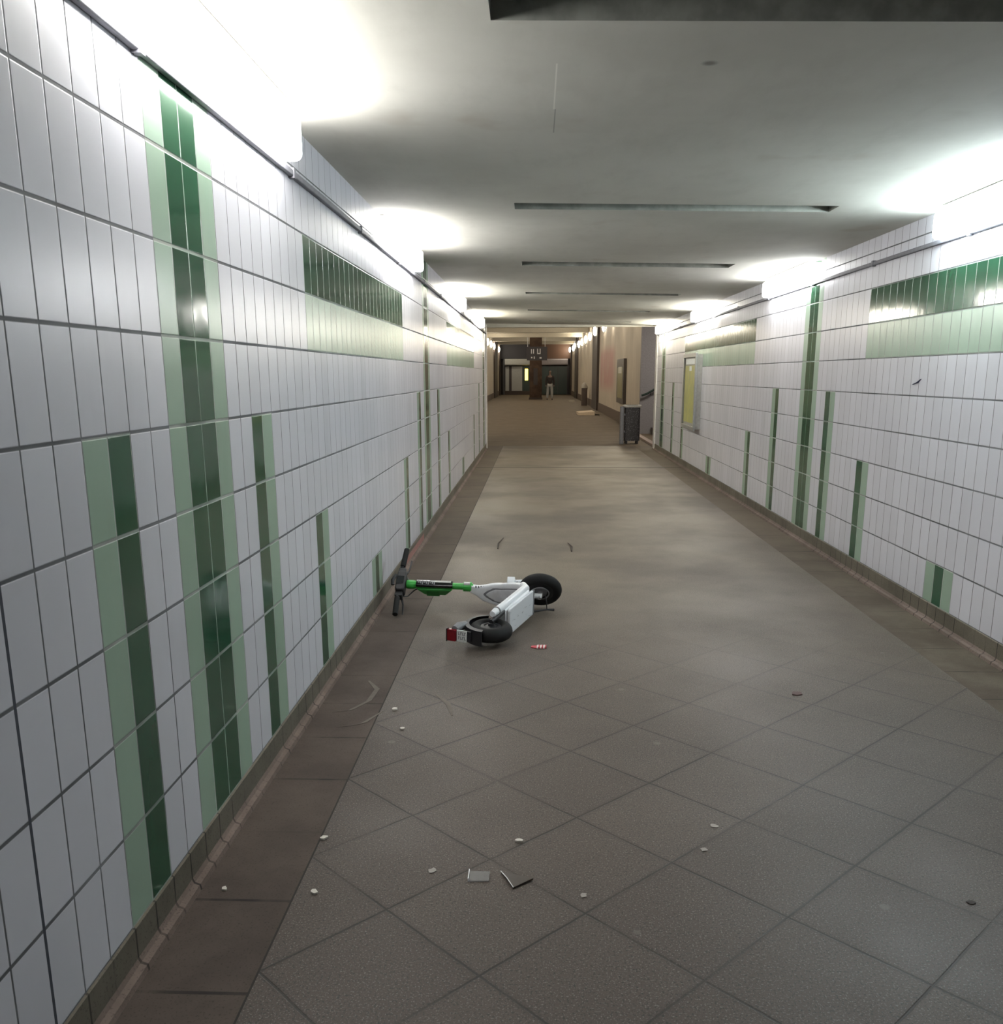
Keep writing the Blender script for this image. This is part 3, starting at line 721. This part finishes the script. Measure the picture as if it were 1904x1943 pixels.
# kickstand
ks = part(MB(BODY).tube([(.59, .066, -.04), (.635, .070, -.075), (.68, .072, -.105), (.705, .076, -.145)], [.008, .006, .006, .009], n=8), 'kickstand', black)
part(MB(BODY).tube([(.68, .072, -.105), (.682, .02, -.10), (.685, -.03, -.085)], .0035, n=6), 'stand_spring', black, ks)
# steering column above the neck
part(MB(STEER).tube([(0, 0, .45), (0, 0, .505)], [.032, .032], n=20), 'collar', green, bevel=.003)
part(MB(STEER).rbox(-.036, -.026, -.012, .012, .46, .50, .003, axis='z'), 'collar_latch', chrome)
part(MB(STEER).tube([(0, 0, .44), (0, 0, .56), (0, 0, SL-.065)], [.0215, .0215, .0215], n=20), 'stem', green)
part(MB(STEER).tube([(0, 0, SL-.105), (0, 0, SL-.085), (0, 0, SL-.05), (0, 0, SL-.04)], [.024, .030, .030, .026], n=20), 'stem_collar', green)
z0_, z1_ = .575, SL-.105
b = MB(STEER); b.add([(.012, y_, z) for y_ in (-.030, .030) for z in (z0_, z1_)]+[(.078, y_, z) for y_ in (-.020, .020) for z in (z0_+.05, z1_-.05)],
                     [(0, 1, 3, 2), (4, 6, 7, 5), (0, 4, 5, 1), (2, 3, 7, 6), (0, 2, 6, 4), (1, 5, 7, 3)])
hp = part(b, 'front_cover', plain('mid_green_cover', (.04, .31, .055), .4), bevel=.008)
part(MB(STEER).box(.025, .081, -.0275, .0275, z0_+.09, z1_-.065), 'vent_panel', dgreen, hp, bevel=.004)
pb_ = part(MB(STEER).rbox(-.027, -.0, -.0245, .0245, z0_, z1_, .008, axis='z'), 'stem_panel', plain('gloss_black', (.01, .012, .012), .12), bevel=.002)
b = MB(STEER)
for i in range(9):
    zz = z1_-.02-i*.013; b.box(-.0285, -.0268, -.014+(i % 2)*.004, .006+(i % 3)*.005, zz, zz+.007)
part(b, 'panel_lettering', greyp, pb_, False)
part(MB(STEER).box(-.0285, -.0268, -.019, -.004, z0_+.012, z0_+.15), 'panel_highlight', plain('highlight_silver', (.8, .8, .8), .15, .7), pb_, False)  # shiny highlight of the panel, painted as a silver strip
# handlebar
H = .275
b = MB(STEER); b.tube([(-.03, H, SL-.005), (-.018, H*.5, SL+.004), (0, .05, SL+.006), (0, -.05, SL+.006), (-.018, -H*.5, SL+.004), (-.03, -H, SL-.005)], .0135, n=14)
hb = part(b, 'handlebar', black)
for sy in (-1, 1):
    part(MB(STEER).tube([(-.022, sy*.135, SL+.002), (-.0245, sy*.15, SL), (-.031, sy*(H+.004), SL-.006)], [.0175, .0185, .0175], n=14), 'grip', rubber, hb)
part(MB(STEER).rbox(-.045, .035, -.082, .082, SL-.036, SL+.026, .02, axis='x'), 'display_housing', black, hb, bevel=.008)
part(MB(STEER).rbox(-.048, -.044, -.032, .032, SL-.025, SL+.025, .006, axis='x'), 'display', plain('gloss_black', (.01, .012, .012), .12), hb)
part(MB(STEER).tube([(-.055, -.03, SL+.03), (-.06, .02, SL+.045), (-.05, .05, SL+.04)], .012, n=10), 'phone_holder', black, hb)
for sy in (-1, 1):
    part(MB(STEER).tube([(.0, sy*.10, SL-.008), (.028, sy*.115, SL-.022), (.038, sy*.15, SL-.032), (.034, sy*.235, SL-.040)], [.012, .008, .0055, .005], n=8), 'brake_lever', black, hb)
    part(MB(STEER).rbox(-.028, .022, sy*.10-.018, sy*.10+.018, SL-.026, SL+.024, .01, axis='x'), 'lever_clamp', black, hb, bevel=.004)
part(MB(STEER).tube([(.02, -.09, SL-.02), (.05, -.06, SL-.05), (.045, -.02, SL-.09), (.028, -.004, SL-.12)], .004, n=8), 'brake_cable', greyp, hb)
part(MB(STEER).tube([(.02, .09, SL-.02), (.05, .06, SL-.05), (.04, .015, SL-.09), (.028, .004, SL-.12)], .004, n=8), 'brake_cable', black, hb)
# faint grey wordmark on the neck, beside the collar
b = MB(BODY)
for i in range(4):
    q = ax(.41-i*.017); b.box(q[0]-.033, q[0]-.029, -.018, -.004, q[1]-.005, q[1]+.004)
part(b, 'neck_lettering', greyp, smooth=False)

# ------------------------------------------------------------------ litter on the floor (each a thing)
def flake(name, x, y, pts, h, mat, label, cat, rot=0., tilt_=0.):
    n = len(pts); ca, sa = math.cos(rot), math.sin(rot)
    lo = [(x+px*ca-py*sa, y+px*sa+py*ca, .001) for px, py in pts]
    hi = [(a, b_, c_+h+tilt_*i/n) for i, (a, b_, c_) in enumerate(lo)]
    b = MB().add(lo+hi, [tuple(range(n))[::-1], tuple(range(n, 2*n))]+[(i, (i+1) % n, n+(i+1) % n, n+i) for i in range(n)])
    return tag(b.build(name, mat, origin=(x, y, 0)), label, cat)
def blob(r, k=9, e=.25, sd=1):
    rnd = random.Random(sd); return [(r*(1+e*(rnd.random()-.5)*2)*math.cos(2*PI*i/k), r*(1+e*(rnd.random()-.5)*2)*math.sin(2*PI*i/k)) for i in range(k)]
wr = thing('sweet_wrapper', 'red and white striped sweet wrapper on the floor right of the scooter', 'litter', (.045, 4.93, 0))
b = MB()
for i in range(6):
    x0 = .012+i*.009; b.add([(x0, 4.905, .002), (x0+.009, 4.905, .002), (x0+.011, 4.955, .004), (x0+.002, 4.955, .004), (x0, 4.905, .008+.003*(i % 2)), (x0+.009, 4.905, .010), (x0+.011, 4.955, .012), (x0+.002, 4.955, .009)],
      [(0, 1, 2, 3), (4, 5, 6, 7), (0, 1, 5, 4), (1, 2, 6, 5), (2, 3, 7, 6), (3, 0, 4, 7)], i % 2)
b.build('foil', [plain('wrapper_white', (.8, .72, .70), .35), plain('wrapper_red', (.55, .08, .10), .35)], wr)
MB().add([(.012, 4.91, .002), (-.02, 4.92, .002), (-.018, 4.945, .004), (.013, 4.95, .004), (.012, 4.91, .006), (-.02, 4.92, .006), (-.018, 4.945, .008), (.013, 4.95, .008)],
         [(0, 1, 2, 3), (4, 5, 6, 7), (0, 1, 5, 4), (1, 2, 6, 5), (2, 3, 7, 6), (3, 0, 4, 7)]).build('twisted_end', plain('wrapper_red', (.55, .08, .10), .35), wr)
clear, t, bs = nt('clear_film'); bs.inputs['Base Color'].default_value = (.8, .8, .8, 1); bs.inputs['Roughness'].default_value = .12
bs.inputs['Transmission Weight'].default_value = .9; bs.inputs['IOR'].default_value = 1.3
c1 = thing('plastic_scrap', 'clear square plastic scrap with painted bright left edge on the foreground slabs', 'litter', (-.165, 2.51, 0))
MB().box(-.197, -.135, 2.485, 2.54, .002, .005).build('film', clear, c1)
MB().box(-.200, -.197, 2.485, 2.54, .002, .012).build('edge_highlight', plain('painted_glint', (.85, .85, .85), .2), c1)  # edge highlight painted as a thin white strip
c2 = thing('leaf_scrap', 'dark triangular leaf scrap with painted glint on its edge on the foreground joint', 'litter', (-.05, 2.51, 0))
MB().add([(-.10, 2.54, .002), (-.06, 2.45, .002), (.0, 2.50, .003), (-.10, 2.54, .006), (-.06, 2.45, .006), (.0, 2.50, .008)],
         [(0, 2, 1), (3, 4, 5), (0, 1, 4, 3), (1, 2, 5, 4), (2, 0, 3, 5)]).build('blade', plain('dark_leaf', (.055, .04, .03), .35), c2)
MB().tube([(-.101, 2.541, .006), (-.08, 2.495, .010), (-.06, 2.449, .007)], .0016, n=6).build('edge', plain('painted_glint', (.85, .85, .85), .2), c2)  # glint along the scrap, painted as a white line
pw = plain('pale_paper', (.62, .58, .52), .7); gumm = plain('pale_gum', (.34, .31, .28), .8)
# (pixel x, pixel y of the photograph only tells which is meant; positions are metres)
bits = [(-.048, 2.736, .012, 'pale paper crumb on the slabs behind the triangular leaf scrap', pw, 'paper_crumb', .006),
        (.555, 2.70, .013, 'pale round gum spot on the slabs right of centre', gumm, 'gum_spot', .002),
        (-.316, 2.543, .014, 'pale gum spot left of the clear plastic scrap', gumm, 'gum_spot', .002),
        (-.93, 2.42, .010, 'white crumb close to the left wall base in the foreground', pw, 'paper_crumb', .005),
        (-.655, 2.41, .012, 'small white crumb on the left border joint line', pw, 'paper_crumb', .006),
        (-.70, 2.735, .012, 'white crumb at the corner of the border slabs below the scooter', pw, 'paper_crumb', .006),
        (-.645, 3.93, .014, 'white crumb on the border joint near the scuffed arcs', pw, 'paper_crumb', .008),
        (-.575, 3.70, .013, 'tiny pale crumb right of the left border joint', pw, 'paper_crumb', .006),
        (.62, 2.86, .016, 'faint gum spot where two slab joints cross', gumm, 'gum_spot', .002),
        (1.28, 2.42, .014, 'dark gum spot on the right foreground slabs', plain('dark_gum', (.035, .025, .022), .7), 'gum_spot', .002),
        (1.27, 4.20, .030, 'reddish brown leaf bit on the slabs in the right middle', plain('red_leaf', (.09, .05, .045), .7), 'leaf_scrap', .004),
        (.15, 2.42, .012, 'brownish gum spot right of the triangular leaf scrap', gumm, 'gum_spot', .002)]
for i, (x, y, r_, lab, mt, nm, h) in enumerate(bits):
    flake(nm, x, y, [(a, b_*.8) for a, b_ in blob(r_, 9, .3, i)], h, mt, lab, 'litter', i*.7)
tw = plain('dark_twig', (.06, .045, .035), .8)
for (pts, lab) in (([(-.33, 7.9, .006), (-.335, 8.15, .010), (-.30, 8.45, .006)], 'thin dark twig on the floor beyond the scooter stem'),
                   ([(.32, 7.8, .006), (.33, 8.0, .009), (.30, 8.2, .006)], 'thin dark twig on the floor beyond the front wheel')):
    p0 = pts[0]; tag(MB().tube(pts, [.005, .006, .003], n=6).build('twig', tw, origin=(p0[0], p0[1], 0)), lab, 'twig')
chalk = plain('faint_chalk', (.15, .125, .105), .9)
for pts, lab in (([(-.838, 4.334), (-.774, 4.209), (-.786, 4.046), (-.849, 3.919), (-.924, 3.89)], 'pale hooked scuff on the brown border slabs below the handlebar'),
                 ([(-.866, 3.712), (-.80, 3.735), (-.759, 3.765), (-.698, 3.91)], 'pale scuff arc on the border, nearer the viewer than the hooked one'),
                 ([(-.475, 4.142), (-.407, 4.021), (-.373, 3.866)], 'faint pale scuff arc on the slabs left of the rear wheel')):
    b = MB(); rs = []
    for i, (x, y) in enumerate(pts):
        wd = .012 if 0 < i < len(pts)-1 else .004
        rs.append([(x-wd, y-wd*.5, .0006), (x+wd, y+wd*.5, .0006), (x+wd, y+wd*.5, .0014), (x-wd, y-wd*.5, .0014)])
    b.rings(rs); tag(b.build('scuff_mark', chalk, origin=(pts[0][0], pts[0][1], 0)), lab, 'scuff mark')
tag(MB().box(XL+.006, XL+.0072, 6.75, 8.2, .036, .09).build('paint_smear', plain('faded_pink_paint', (.30, .15, .13), .8), origin=(XL, 7.5, 0)), 'faded pink paint smear low on the left wall base beyond the handlebar', 'paint smear')
b = MB(); b.tube([(XR-.002, 7.28-1.15, 1.44), (XR-.002, 7.20-1.15, 1.455), (XR-.002, 7.16-1.15, 1.475)], [.008, .012, .004], n=6, flat=.25)
tag(b.build('graffiti_mark', plain('blue_marker', (.08, .08, .16), .6), origin=(XR, 6.05, 1.45)), 'small dark blue scribble on the white tiles of the right wall', 'graffiti')
